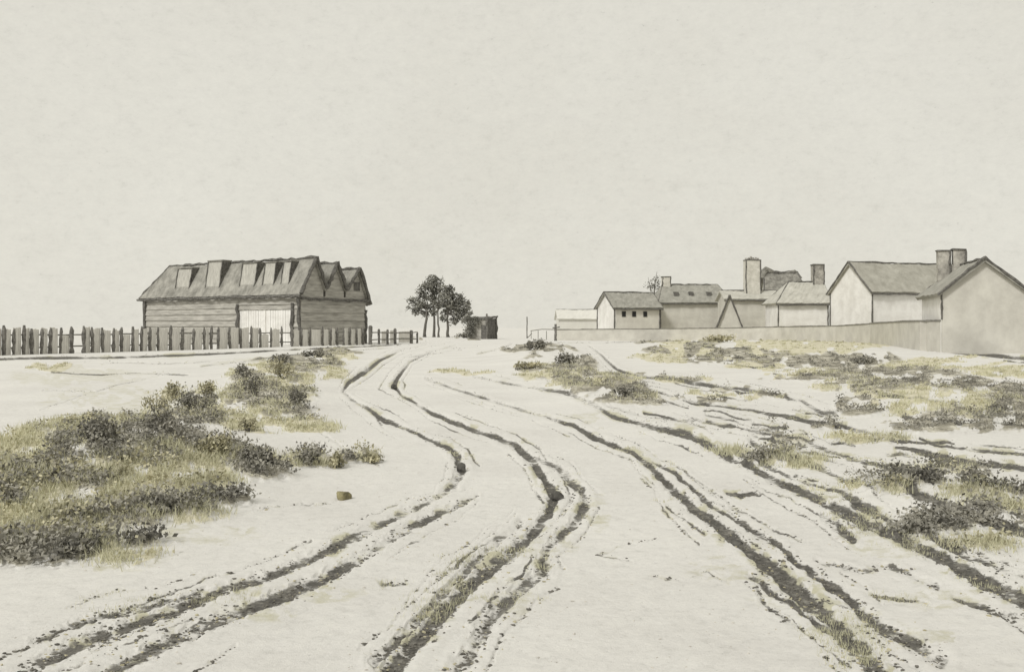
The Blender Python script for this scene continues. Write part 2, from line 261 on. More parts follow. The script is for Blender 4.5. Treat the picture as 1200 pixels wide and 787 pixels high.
# the ground: sand, mud, dry turf and scrub soil mixed by the zones surveyed above
def ground_material():
    m = bpy.data.materials.new('sandy_track'); m.use_nodes = True; t = m.node_tree; b = t.nodes['Principled BSDF']
    b.inputs['Roughness'].default_value = .95; b.inputs['Specular IOR Level'].default_value = .1
    at = N(t, 'ShaderNodeAttribute', attribute_name='zones'); sp = N(t, 'ShaderNodeSeparateColor')
    t.links.new(at.outputs['Color'], sp.inputs['Color'])
    co = N(t, 'ShaderNodeTexCoord')
    def noise(s, d, r=.65):
        n = N(t, 'ShaderNodeTexNoise'); n.inputs['Scale'].default_value = s; n.inputs['Detail'].default_value = d; n.inputs['Roughness'].default_value = r
        t.links.new(co.outputs['Object'], n.inputs['Vector']); return n.outputs['Fac']
    na = noise(.35, 6); nb = noise(9, 8, .75); ncc = noise(34, 6, .8); nd = noise(3, 8, .8); ne = noise(.9, 12, .85)
    base = ramp(t, na, [(.3, (.625, .612, .585)), (.5, (.67, .66, .632)), (.7, (.705, .695, .663))]).outputs['Color']
    fine = ramp(t, nb, [(.3, (.84, .84, .83)), (.46, (.98, .98, .98)), (.7, (1.04, 1.04, 1.03))]).outputs['Color']
    grit = ramp(t, ncc, [(.28, (.45, .44, .42)), (.375, (.965, .965, .965)), (.7, (1.04, 1.04, 1.04))]).outputs['Color']
    base = mixn(t, 'MULTIPLY', 1.0, base, fine); base = mixn(t, 'MULTIPLY', 1.0, base, grit)
    def mask(src, nse, lo, hi, gain):
        a = N(t, 'ShaderNodeMath', operation='SUBTRACT'); t.links.new(nse, a.inputs[0]); a.inputs[1].default_value = .5
        s = N(t, 'ShaderNodeMath', operation='MULTIPLY_ADD'); t.links.new(a.outputs[0], s.inputs[0]); s.inputs[1].default_value = gain
        t.links.new(src, s.inputs[2])
        mr = N(t, 'ShaderNodeMapRange', interpolation_type='SMOOTHSTEP'); t.links.new(s.outputs[0], mr.inputs[0])
        mr.inputs[1].default_value = lo; mr.inputs[2].default_value = hi; return mr.outputs[0]
    damp = mask(at.outputs['Alpha'], nd, .25, .75, 1.6)
    c0 = mixn(t, 'MIX', damp, base, (.50, .485, .37))
    turf = ramp(t, ne, [(.3, (.40, .38, .28)), (.5, (.58, .55, .42)), (.7, (.70, .675, .57))]).outputs['Color']
    c1 = mixn(t, 'MIX', mask(sp.outputs['Green'], ne, .35, .7, 2.0), c0, turf)
    soil = ramp(t, ne, [(.40, (.10, .095, .08)), (.5, (.33, .31, .25)), (.58, (.62, .60, .52))]).outputs['Color']
    c2 = mixn(t, 'MIX', mask(sp.outputs['Blue'], ne, .40, .80, 2.6), c1, soil)
    mudc = ramp(t, nb, [(.3, (.055, .053, .048)), (.5, (.12, .115, .104)), (.66, (.27, .26, .23))]).outputs['Color']
    c3 = mixn(t, 'MIX', mask(sp.outputs['Red'], nb, .38, .78, 2.3), c2, mudc)
    t.links.new(c3, b.inputs['Base Color'])
    bp = N(t, 'ShaderNodeBump'); bp.inputs['Strength'].default_value = .5; bp.inputs['Distance'].default_value = .02
    ad = N(t, 'ShaderNodeMath', operation='ADD'); t.links.new(nb, ad.inputs[0]); t.links.new(ncc, ad.inputs[1])
    t.links.new(ad.outputs[0], bp.inputs['Height']); t.links.new(bp.outputs['Normal'], b.inputs['Normal'])
    return m
M['ground'] = ground_material()

# ------------------------------------------------------------------ mesh helpers
def np_mesh(name, V, Fq, mat, parent=None, smooth=False):
    me = bpy.data.meshes.new(name); V = np.asarray(V, np.float32); Fq = np.asarray(Fq, np.int32)
    k = Fq.shape[1]
    me.vertices.add(len(V)); me.vertices.foreach_set('co', V.ravel())
    me.loops.add(Fq.size); me.loops.foreach_set('vertex_index', Fq.ravel())
    me.polygons.add(len(Fq)); me.polygons.foreach_set('loop_start', np.arange(0, Fq.size, k, dtype=np.int32))
    me.polygons.foreach_set('use_smooth', np.full(len(Fq), smooth, dtype=bool))
    me.update(calc_edges=True); me.materials.append(mat)
    o = bpy.data.objects.new(name, me); COL.objects.link(o)
    if parent: o.parent = parent
    return o
def obj(name, bm, mat, parent=None, smooth=False):
    bmesh.ops.recalc_face_normals(bm, faces=bm.faces)
    me = bpy.data.meshes.new(name); bm.to_mesh(me); bm.free()
    if smooth: me.polygons.foreach_set('use_smooth', [True] * len(me.polygons))
    me.materials.append(mat); o = bpy.data.objects.new(name, me); COL.objects.link(o)
    if parent: o.parent = parent
    return o
def tag(o, label=None, cat=None, group=None, kind=None):
    if label: o['label'] = label
    if cat: o['category'] = cat
    if group: o['group'] = group
    if kind: o['kind'] = kind
    return o
def thing(name, label, cat, loc=(0, 0, 0), rz=0, group=None):
    o = bpy.data.objects.new(name, None); COL.objects.link(o); o.location = loc; o.rotation_euler = (0, 0, rz)
    o.empty_display_size = .3
    return tag(o, label, cat, group)
def jit(a): return random.uniform(-a, a)
def hexa(bm, P):          # P: 8 points, bottom ring then top ring
    v = [bm.verts.new(p) for p in P]
    for f in ((0, 1, 2, 3), (7, 6, 5, 4), (0, 4, 5, 1), (1, 5, 6, 2), (2, 6, 7, 3), (3, 7, 4, 0)): bm.faces.new([v[i] for i in f])
def box(bm, x0, x1, y0, y1, z0, z1, j=0):
    P = [(x0, y0, z0), (x1, y0, z0), (x1, y1, z0), (x0, y1, z0), (x0, y0, z1), (x1, y0, z1), (x1, y1, z1), (x0, y1, z1)]
    hexa(bm, [(x + jit(j), y + jit(j), z + jit(j)) for x, y, z in P])
def tube(bm, pts, rad, seg=7, rough=0):
    rings = []
    pts = [Vector(p) for p in pts]
    for i, p in enumerate(pts):
        d = (pts[min(i + 1, len(pts) - 1)] - pts[max(i - 1, 0)]).normalized()
        a = d.orthogonal().normalized(); 
        if rings and False: pass
        if i: a = (prev - prev.dot(d) * d).normalized()
        prev = a; b = d.cross(a)
        r = rad[i] if isinstance(rad, (list, tuple)) else rad
        rings.append([bm.verts.new(p + (a * math.cos(2 * math.pi * k / seg) + b * math.sin(2 * math.pi * k / seg)) * r * (1 + jit(rough))) for k in range(seg)])
    for A, B in zip(rings[:-1], rings[1:]):
        for k in range(seg): bm.faces.new((A[k], A[(k + 1) % seg], B[(k + 1) % seg], B[k]))
    bm.faces.new(rings[0][::-1]); bm.faces.new(rings[-1])
def beam(bm, p, q, w, h=None, n=6, j=.25):   # a rough beam between two points, waney edges
    p, q = Vector(p), Vector(q); n = max(2, n)
    tube(bm, [p + (q - p) * i / n + Vector((jit(w * j), jit(w * j), jit(w * j))) * (0 < i < n) for i in range(n + 1)], [w * .5 * random.uniform(.75, 1.25) for _ in range(n + 1)], 6, .12)
def slab(bm, A, B, C_, D, th, nu=14, nv=6, rough=.04):   # thick sheet with uneven face, A-B eave, D-C ridge
    A, B, C_, D = map(Vector, (A, B, C_, D)); n = (B - A).cross(D - A).normalized()
    top = []; bot = []
    for j in range(nv + 1):
        rt = []; rb = []
        for i in range(nu + 1):
            u, v = i / nu, j / nv
            p = (A * (1 - u) + B * u) * (1 - v) + (D * (1 - u) + C_ * u) * v
            sag = -.08 * math.sin(math.pi * u) * v
            rt.append(bm.verts.new(p + n * (th * .5 + jit(rough)) + Vector((0, 0, sag + (jit(rough) if j == 0 else 0)))))
            rb.append(bm.verts.new(p - n * (th * .5) + Vector((0, 0, sag))))
        top.append(rt); bot.append(rb)
    for j in range(nv):
        for i in range(nu):
            bm.faces.new((top[j][i], top[j][i + 1], top[j + 1][i + 1], top[j + 1][i]))
            bm.faces.new((bot[j][i], bot[j + 1][i], bot[j + 1][i + 1], bot[j][i + 1]))
    for i in range(nu):
        bm.faces.new((top[0][i + 1], top[0][i], bot[0][i], bot[0][i + 1])); bm.faces.new((top[nv][i], top[nv][i + 1], bot[nv][i + 1], bot[nv][i]))
    for j in range(nv):
        bm.faces.new((top[j][0], top[j + 1][0], bot[j + 1][0], bot[j][0])); bm.faces.new((top[j + 1][nu], top[j][nu], bot[j][nu], bot[j + 1][nu]))
def at(x, d): return ((x - CX) / F * d, d)
def zat(y, d): return EYE + (HY - y) * d / F

# ------------------------------------------------------------------ the ground sheet
def build_ground():
    rows = []
    y = 800.0 + 60
    pys = np.concatenate([np.linspace(900, 480, 620), np.linspace(479.4, 394.5, 190)])
    Ys = EYE * F / (pys - HY)
    far = np.geomspace(Ys[-1] * 1.03, 6000, 40)
    Ys = np.concatenate([[1.9, 2.6, 3.2], Ys, far])
    U = np.concatenate([-np.geomspace(3.0, .62, 30), np.linspace(-.615, .615, 1350), np.geomspace(.62, 3.0, 30)])
    UU, YY = np.meshgrid(U, Ys); XX = UU * YY
    z, mud, och, scr, dmp = land(XX.ravel(), YY.ravel())
    nr, nc = XX.shape
    V = np.stack([XX.ravel(), YY.ravel(), z], 1)
    idx = np.arange(nr * nc).reshape(nr, nc)
    Fq = np.stack([idx[:-1, :-1], idx[:-1, 1:], idx[1:, 1:], idx[1:, :-1]], -1).reshape(-1, 4)
    o = np_mesh('ground', V, Fq, M['ground'], smooth=True)
    ca = o.data.color_attributes.new('zones', 'FLOAT_COLOR', 'POINT')
    ca.data.foreach_set('color', np.stack([mud, och, scr, dmp], 1).astype(np.float32).ravel())
    tag(o, kind='structure')
    V = np.array([(-6000, -60, -.35), (6000, -60, -.35), (6000, 6000, -.35), (-6000, 6000, -.35)])
    b = np_mesh('terrain', V, [(0, 1, 2, 3)], M['ground']); tag(b, kind='structure')
build_ground()

# ------------------------------------------------------------------ fence on the left
def fline(x):            # the line the palisade follows
    d0, d1 = 64.0, 108.0; X0, X1 = (42 - CX) / F * d0, (470 - CX) / F * d1
    k = (x - CX) / F
    t = (k * d0 - X0) / ((X1 - X0) - k * (d1 - d0)); return X0 + (X1 - X0) * t, d0 + (d1 - d0) * t
def build_fence():
    fx = [-34,-21,-9,3,14,26,36,47,57,69,83,97,107,119,131,141,154,164,174,184,198,212,225,238,246,254,268,281,293,304,316,329,341,352,362,377,386,394,401,409,417,424]
    x0, y0 = fline(-34)
    t = thing('palisade_fence', 'long weathered palisade of dark stakes and grey boards running in front of the barn', 'fence', (x0, y0, 0))
    def L(p, z, off=0):
        dx, dy = (fline(300)[0] - fline(0)[0]), (fline(300)[1] - fline(0)[1]); n = math.hypot(dx, dy)
        return Vector((p[0] - x0 + off * dy / n, p[1] - y0 - off * dx / n, z))
    for i, x in enumerate(fx):
        p = fline(x); q = fline(x + 3.0); m_ = .5
        bm = bmesh.new(); h = 1.75 + jit(.13); lean = jit(.09)
        w = .10 + .03 * random.random()
        a = Vector((q[0] - p[0], q[1] - p[1], 0)).normalized()
        c0 = L(p, -.15, .12); c1 = L(p, h, .12) + a * lean
        n_ = 7; pts = [c0.lerp(c1, k / n_) + Vector((jit(.02), jit(.02), 0)) for k in range(n_ + 1)]
        rr = [w * random.uniform(.75, 1.2) for _ in range(n_ + 1)]; rr[-1] *= .55
        tube(bm, pts, rr, 7, .15); obj('stake', bm, M['stake'], t)
    xs = fx
    for i in range(len(xs) - 1):
        if i in (10, 24, 31, 37): continue
        A, B = xs[i] + 1.2, xs[i + 1] - 1.2
        h = 1.62 + jit(.1)
        if i in (9, 15, 21, 29): h *= .72
        bm = bmesh.new(); pa, pb = fline(A), fline(B)
        n = 3
        for k in range(n):
            u0, u1 = (k + .04) / n, (k + .96) / n; hh = h + jit(.05)
            P = []
            for z0, z1 in ((.0, .0), (hh, hh + jit(.04))):
                for u, off, zz in ((u0, 0, z0), (u1, 0, z1), (u1, -.03, z1), (u0, -.03, z0)):
                    P.append(L((pa[0] + (pb[0] - pa[0]) * u, pa[1] + (pb[1] - pa[1]) * u), zz, off))
            hexa(bm, P)
        obj('board', bm, M['fence_board'], t)
    for z in (.45, 1.25):
        bm = bmesh.new(); pts = [L(fline(x), z + jit(.03), -.08) for x in range(-34, 425, 14)]
        tube(bm, pts, .05, 5, .1); obj('rail', bm, M['timber'], t)
    # open post fence going on towards the trees
    a = fline(434)
    t = thing('post_fence', 'short open fence of round topped posts between the palisade and the trees', 'fence', (a[0], a[1], 0))
    px = [(434, 1.95, .2), (444, 1.6, .13), (454, 1.55, .14), (463, 1.65, .16), (482, 1.45, .2), (489, 1.2, .12)]
    for x, h, r in px:
        p = fline(x); bm = bmesh.new(); o = Vector((p[0] - a[0], p[1] - a[1], 0))
        tube(bm, [o + Vector((jit(.02), 0, z)) for z in (-.1, .5, 1.0, h - .12, h)], [r, r * .95, r, r, r * .5], 8, .08); obj('post', bm, M['stake'], t)
    for z in (.5, 1.2):
        bm = bmesh.new(); tube(bm, [Vector((fline(x)[0] - a[0], fline(x)[1] - a[1], z + jit(.05))) for x in (434, 444, 454, 463, 472, 482, 489)], .06, 5, .1); obj('rail', bm, M['timber'], t)
    for A, B, h in ((447, 452, 1.35), (457, 461, 1.4), (467, 480, 1.3)):
        bm = bmesh.new(); pa, pb = fline(A), fline(B)
        P = []
        for z in (.1, h):
            for p, o in ((pa, 0), (pb, 0), (pb, .05), (pa, .05)): P.append((p[0] - a[0], p[1] - a[1] + o + .1, z + jit(.05)))
        hexa(bm, P); obj('board', bm, M['fence_board'], t)
build_fence()

# ------------------------------------------------------------------ the barn
def build_barn():
    cx, cy = at(352, 98); th = math.atan2(14, -20.2)       # local x runs from the near corner to the left end
    t = thing('barn', 'long grey boarded barn with hipped left end, box dormers and three saw tooth gables', 'barn', (cx, cy, 0), th)
    Lx = 24.8; ev = 4.95; Wd = 9.2
    # local y: negative of "behind" because x points left; behind = -y
    def lapped(p, q, z0, z1, n, hole=None):
        bm = bmesh.new(); p, q = Vector(p), Vector(q); d = (q - p).normalized(); nn = Vector((d.y, -d.x, 0))
        if (Vector((cx, cy, 0)).length and nn.dot(Vector((0, 1, 0))) < 0 and abs(d.x) > .5): nn = -nn
        return bm, d, nn
    def board_wall(name, p, q, out_, z0, z1, n):
        p, q, out_ = Vector(p), Vector(q), Vector(out_); bm = bmesh.new(); hstep = (z1 - z0) / n
        for k in range(n):
            a, b = z0 + k * hstep, z0 + (k + 1) * hstep
            lo, hi = .15 + jit(.02), .05; dz = jit(.03); dz2 = jit(.03)
            P = [p + out_ * lo + Vector((0, 0, a + dz)), q + out_ * lo + Vector((0, 0, a + dz2)), q - out_ * .03 + Vector((0, 0, a)), p - out_ * .03 + Vector((0, 0, a)),
                 p + out_ * hi + Vector((0, 0, b)), q + out_ * hi + Vector((0, 0, b)), q - out_ * .03 + Vector((0, 0, b)), p - out_ * .03 + Vector((0, 0, b))]
            hexa(bm, P)
        return obj(name, bm, M['barn_wall'], t)
    F1 = (0, 1, 0)      # outward normal of the long side in local space
    # long side split round the pale opening
    ox0, ox1 = 1.0, 9.0; oz = 3.55
    board_wall('wall', (ox1, 0, 0), (Lx, 0, 0), F1, 0, ev, 8)
    w = board_wall('wall', (0, 0, 0), (ox1 - .002, 0, 0), F1, oz, ev, 3)
    board_wall('wall', (0, 0, 0), (ox0, 0, 0), F1, 0, oz - .002, 6)
    bm = bmesh.new()
    for k in range(22):
        xk = ox0 + (ox1 - ox0) * k / 22
        box(bm, xk + .015, xk + (ox1 - ox0) / 22 - .015, -.1, .02 + jit(.015), .02, oz - abs(jit(.05)))
    box(bm, ox0, ox1, -.14, -.104, 0, oz); d = obj('double_door', bm, M['lime'], t); tag(d, 'pale limewashed double door')
    bm = bmesh.new(); box(bm, (ox0 + ox1) / 2 - .05, (ox0 + ox1) / 2 + .05, .03, .07, .05, oz - .05, .01); obj('middle_rail', bm, M['fence_board'], d)
    for x in (ox0, ox1, .02, Lx - .02):
        bm = bmesh.new(); beam(bm, (x, .2, 0), (x + jit(.1), .2, ev if x < 1 or x > 12 else oz + .6), .34, n=8); obj('corner_post', bm, M['charcoal'], t)
    board_wall('wall', (0, 0, 0), (0, -Wd, 0), (-1, 0, 0), 0, ev - .1, 6)
    board_wall('wall', (Lx, 0, 0), (Lx, -Wd, 0), (1, 0, 0), 0, ev - .1, 6)
    board_wall('wall', (0, -Wd, 0), (Lx, -Wd, 0), (0, -1, 0), 0, ev - .1, 6)
    bm = bmesh.new(); beam(bm, (-.1, -Wd, 0), (-.1, -Wd, 3.6), .34, n=8); obj('corner_post', bm, M['charcoal'], t)
    # three parallel roofs
    ys = [0.35, -3.2, -6.1, -Wd - .5]; rz = [8.55, 8.2, 7.75]; lows = [ev, 5.55, 5.5, 4.1]
    for k in range(3):
        ya, yb = ys[k], ys[k + 1]; yr = (ya + yb) / 2 if k else -1.75; r = rz[k]
        hip = 2.6 if k == 0 else 1.5
        x1 = Lx + .7 if k == 0 else Lx + .3
        bm = bmesh.new(); slab(bm, (-.35, ya, lows[k]), (x1, ya, lows[k]), (x1 - hip, yr, r), (-.35, yr, r), .22, 40, 8, .06); obj('roof_slope', bm, M['barn_roof'], t)
        bm = bmesh.new(); slab(bm, (x1, yb, lows[k + 1]), (-.35, yb, lows[k + 1]), (-.35, yr - .03, r - .02), (x1 - hip, yr - .03, r - .02), .22, 40, 8, .06); obj('roof_slope', bm, M['barn_roof'], t)
        bm = bmesh.new(); slab(bm, (x1, ya, lows[k]), (x1, yb, lows[k + 1]), (x1 - hip, yr - .05, r), (x1 - hip, yr + .05, r), .2, 8, 6, .05); obj('hip_slope', bm, M['barn_roof'], t)
        bm = bmesh.new(); v = [bm.verts.new(p) for p in ((-.02, ya - .2, lows[k] - .15), (-.02, yb + .1, min(lows[k + 1], ev)), (-.02, yr, r - .15), (-.02, ya - .2, ev - .3), (-.02, yb + .1, ev - .3))]
        bm.free(); bm = bmesh.new()
        for xx in (-.02, .2):
            pass
        pr = [(ya - .2, ev - .12), (yb + .12, ev - .12 if k < 2 else 4.2), (yb + .12, lows[k + 1] - .1), (yr, r - .15), (ya - .2, lows[k] - .05)]
        A = [bm.verts.new((-.05, y, z)) for y, z in pr]; B = [bm.verts.new((.15, y, z)) for y, z in pr]
        bm.faces.new(A); bm.faces.new(B[::-1])
        for i in range(5): bm.faces.new((A[i], A[(i + 1) % 5], B[(i + 1) % 5], B[i]))
        g = obj('gable', bm, M['barn_wall'], t)
        if k == 2:
            bm = bmesh.new(); box(bm, -.12, -.055, yr - .45, yr + .45, 5.6, 6.5, .03); obj('hatch', bm, M['charcoal'], g)
        for (y0, z0) in ((ya, lows[k]), (yb, lows[k + 1])):
            bm = bmesh.new(); beam(bm, (-.45, y0, z0 + .1), (-.45, yr, r + .22), .36, n=8, j=.2); obj('bargeboard', bm, M['charcoal'], t)
        bm = bmesh.new(); beam(bm, (-.35, yr, r + .14), (x1 - hip, yr, r + .08), .30, n=40, j=.3); obj('ridge_cap', bm, M['charcoal'], t)
    bm = bmesh.new(); beam(bm, (-.5, .5, ev - .12), (Lx + .9, .5, ev - .12), .34, n=50, j=.25); obj('eave_beam', bm, M['charcoal'], t)
    bm = bmesh.new(); beam(bm, (-.35, .1, ev - .35), (-.4, -Wd - .4, 4.5), .3, n=16, j=.25); obj('tie_beam', bm, M['charcoal'], t)
    bm = bmesh.new(); beam(bm, (Lx + .75, .4, ev), (Lx + .7 - 2.6, -1.75, 8.6), .28, n=10); obj('hip_beam', bm, M['charcoal'], t)
    # box dormers: shade of the right cheeks is painted in as dark panels
    for xa, w_, top in ((17.4, 2.4, 8.15), (12.4, 2.3, 8.75), (6.9, 2.3, 8.35), (4.1, 1.6, 8.3), (1.9, 1.1, 8.3)):
        bm = bmesh.new()
        z0 = ev + .55
        pr = [(-.12, z0), (-.62, top), (-1.75, top + .05), (-1.75, z0)]
        A = [bm.verts.new((xa, y, z)) for y, z in pr]; B = [bm.verts.new((xa + w_, y, z)) for y, z in pr]
        bm.faces.new(A); bm.faces.new(B[::-1])
        for i in range(4): bm.faces.new((A[i], A[(i + 1) % 4], B[(i + 1) % 4], B[i]))
        d = obj('dormer', bm, M['dormer'], t)
        bm = bmesh.new(); hexa(bm, [(x_, y_, z_) for z_, ya_, yb_ in ((z0 + .3, -1.3, -.2), (top - .05, -1.7, -.66)) for x_, y_ in ((xa - .06, ya_), (xa - .004, ya_), (xa - .004, yb_), (xa - .06, yb_))]); obj('cheek_shade', bm, M['charcoal'], d)
        bm = bmesh.new(); box(bm, xa - .1, xa + w_ + .08, -1.8, -.5, top + .04, top + .14, .03); obj('dormer_roof', bm, M['timber'], d)
        for xx in (xa, xa + w_):
            bm = bmesh.new(); beam(bm, (xx, -.08, z0), (xx, -.58, top), .13, n=6); obj('dormer_post', bm, M['charcoal'], d)
build_barn()
# ------------------------------------------------------------------ houses
def house(name, label, x, d, theta, L, w, eave_y, ridge_y, wall, roof, over=.35, hipL=0, hipR=0, gable_mat=None, posts=(0, 1), edges=True, cat='house', eave_beam=True, th=.25, ridge_w=.2, edge_w=.22):
    X, Y = at(x, d); t = thing(name, label, cat, (X, Y, 0), math.radians(theta))
    th_ = math.radians(theta)
    ev = zat(eave_y, d); dm = d + math.cos(th_) * w / 2; rz = zat(ridge_y, dm)
    yr = w / 2; k = (rz - ev) / (yr + over); wt = ev + k * over          # wall top under the roof plane
    bm = bmesh.new()                                            # body: long walls
    box(bm, .3, L - .3, 0, .3, -.1, wt - .1); obj('wall', bm, M[wall], t)
    bm = bmesh.new(); box(bm, .3, L - .3, w - .3, w, -.1, wt - .1); obj('rear_wall', bm, M[wall], t)
    for side, hip in ((0, hipL), (1, hipR)):
        xx0, xx1 = (0, .3) if side == 0 else (L - .3, L)
        bm = bmesh.new()
        pr = [(0, -.1), (w, -.1), (w, wt - .1), (0, wt - .1)] if hip > .5 else [(0, -.1), (w, -.1), (w, wt - .1), (yr, wt - .1 + k * yr), (0, wt - .1)]
        A = [bm.verts.new((xx0, y, z)) for y, z in pr]; B = [bm.verts.new((xx1, y, z)) for y, z in pr]
        bm.faces.new(A); bm.faces.new(B[::-1]); n = len(pr)
        for i in range(n): bm.faces.new((A[i], A[(i + 1) % n], B[(i + 1) % n], B[i]))
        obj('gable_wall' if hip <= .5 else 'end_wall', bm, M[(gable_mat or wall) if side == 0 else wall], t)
    x0, x1 = -over, L + over
    bm = bmesh.new(); slab(bm, (x0, -over, ev), (x1, -over, ev), (x1 - hipR, yr, rz), (x0 + hipL, yr, rz), th, 20, 8, .05); rf = obj('roof', bm, M[roof], t)
    bm = bmesh.new(); slab(bm, (x1, w + over, ev), (x0, w + over, ev), (x0 + hipL, yr + .03, rz - .02), (x1 - hipR, yr + .03, rz - .02), th, 20, 6, .04); obj('rear_slope', bm, M[roof], rf)
    for hip, xa, xb, fl in ((hipL, x0, x0 + hipL, 1), (hipR, x1, x1 - hipR, 0)):
        if hip > .5:
            bm = bmesh.new()
            P = [(xa, w + over, ev), (xa, -over, ev), (xb, yr - .05, rz), (xb, yr + .05, rz)]
            if not fl: P = [P[1], P[0], P[3], P[2]]
            slab(bm, *P, th, 8, 6, .04); obj('hip_slope', bm, M[roof], rf)
    bm = bmesh.new(); beam(bm, (x0 + hipL, yr, rz + .1), (x1 - hipR, yr, rz + .1), ridge_w, n=int(L * 1.5), j=.25); obj('ridge', bm, M['charcoal'], rf)
    if edges:
        for xa, xb in ((x0 - .02, x0 + hipL), (x1 + .02, x1 - hipR)):
            for ya in (-over, w + over):
                bm = bmesh.new(); beam(bm, (xa, ya, ev + .03), (xb, yr, rz + .12), edge_w * .75, n=9, j=.18); obj('bargeboard', bm, M['charcoal'], t)
    if eave_beam:
        bm = bmesh.new(); beam(bm, (x0, -over - .04, ev - .1), (x1, -over - .04, ev - .1), .18, n=int(L * 1.5), j=.2); obj('eave_beam', bm, M['charcoal'], t)
    for p in posts:
        bm = bmesh.new(); beam(bm, (p * L, -.04, 0), (p * L, -.04, wt - .1), .17, n=9, j=.14); obj('corner_post', bm, M['charcoal'], t)
    if gable_mat or name == 'gabled_house':
        bm = bmesh.new(); beam(bm, (-.04, w, 0), (-.04, w, wt - .1), .15, n=9, j=.14); obj('corner_post', bm, M['charcoal'], t)
    return t, dict(ev=ev, rz=rz, wt=wt, yr=yr, k=k, d=d, L=L, w=w, over=over, rf=rf)
def chimney(t, x, y, wx, wy, z0, z1, mat='chimney', pots=0, outline=True, cap=.1):
    bm = bmesh.new(); n = 6
    for k in range(n):
        a, b = z0 + (z1 - z0) * k / n, z0 + (z1 - z0) * (k + 1) / n
        j1 = .02 * k; box(bm, x - wx / 2, x + wx / 2, y - wy / 2, y + wy / 2, a + (.002 if k else 0), b)
        break
    bm.free(); bm = bmesh.new(); box(bm, x - wx / 2, x + wx / 2, y - wy / 2, y + wy / 2, z0, z1, .03)
    c_ = obj('chimney', bm, M[mat], t)
    bm = bmesh.new(); box(bm, x - wx / 2 - .07, x + wx / 2 + .07, y - wy / 2 - .07, y + wy / 2 + .07, z1 - .02, z1 + cap, .03); obj('cap', bm, M['charcoal'], c_)
    if outline:
        for sx in (-1, 1):
            bm = bmesh.new(); beam(bm, (x + sx * wx / 2, y - wy / 2 - .02, z0), (x + sx * wx / 2, y - wy / 2 - .02, z1), .17, n=8, j=.3); obj('iron_strap', bm, M['charcoal'], c_)
    for i in range(pots):
        bm = bmesh.new(); xx = x + (i - (pots - 1) / 2) * wx / max(1, pots)
        tube(bm, [(xx, y, z1 + cap), (xx, y, z1 + cap + .4)], [.14, .11], 8); obj('pot', bm, M['chimney'], c_)
    return c_
def window(t, x0, x1, z0, z1, y=-.0):
    bm = bmesh.new(); f = .05
    for a, b, c_, d in ((x0, x1, z1 - f, z1), (x0, x1, z0, z0 + f), (x0, x0 + f, z0 + f, z1 - f), (x1 - f, x1, z0 + f, z1 - f)): box(bm, a, b, y - .06, y - .002, c_, d)
    w_ = obj('window', bm, M['charcoal'], t)
    bm = bmesh.new(); box(bm, x0 + f + .002, x1 - f - .002, y - .03, y - .003, z0 + f + .002, z1 - f - .002); obj('pane', bm, M['glass'], w_)

# far left of the village: faint house beyond the wall, distance haze painted into its pale colour
t, h = house('low_house', 'faint pale low house behind the left end of the village wall', 655, 190, 4, 7.6, 5, 374, 363, 'haze_tone', 'haze_tone', posts=(), edges=False, eave_beam=False, ridge_w=.12)
# house with three small windows and pale gable
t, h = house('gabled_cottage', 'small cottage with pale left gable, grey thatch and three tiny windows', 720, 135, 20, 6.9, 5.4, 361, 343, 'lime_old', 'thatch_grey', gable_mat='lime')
for px_ in (731, 743, 756):
    k = (px_ - CX) / F; u = (k * 135 - (120 / F * 135)) / (math.cos(math.radians(20)) - k * math.sin(math.radians(20)))
    window(t, u - .3, u + .3, 3.2, 3.95)
# long house
t, h = house('long_house', 'long plastered house under dark grey thatch with three roof hatches and a pale chimney', 774, 140, 4, 10.2, 6, 355, 334, 'plaster', 'thatch_grey', hipL=1.3, hipR=1.6, edges=True, posts=(0,), edge_w=.18)
chimney(t, 1.45, h['yr'], 1.15, .9, h['rz'] - .3, h['rz'] + 1.15, 'chimney_pale')
for x_ in (2.5, 4.6, 7.2):
    y_ = 1.35; z_ = h['ev'] + h['k'] * (y_ + h['over'])
    bm = bmesh.new(); box(bm, x_ - .32, x_ + .32, y_ - .55, y_ + .3, z_ - .25, z_ + .28, .05)
    hh = obj('roof_hatch', bm, M['charcoal'], h['rf'])
# dark thatched roof behind
t, h = house('thatched_cottage', 'dark ragged thatched cottage rising behind the tall chimney', 899, 152, -6, 5.6, 6, 346, 320, 'plaster', 'thatch_dark', hipL=.2, hipR=.9, edges=True, posts=(), ridge_w=.5, edge_w=.4)
bm = bmesh.new()
tube(bm, [(-.5, h['yr'] - .8, h['rz'] - .9), (-.2, h['yr'] - .3, h['rz'] + .1), (.3, h['yr'], h['rz'] + .55), (.9, h['yr'], h['rz'] + .35), (1.7, h['yr'], h['rz'] + .05)], [.3, .5, .55, .4, .2], 9, .15)
obj('thatch_hump', bm, M['thatch_dark'], h['rf']); bm = bmesh.new()
tube(bm, [(3.2, h['yr'], h['rz'] + .02), (4.0, h['yr'], h['rz'] + .15), (4.6, h['yr'], h['rz'] + .25), (5.0, h['yr'], h['rz'] - .1), (5.6, h['yr'] - .3, h['rz'] - .8)], [.15, .25, .3, .25, .15], 9, .15)
obj('thatch_hump', bm, M['thatch_dark'], h['rf'])
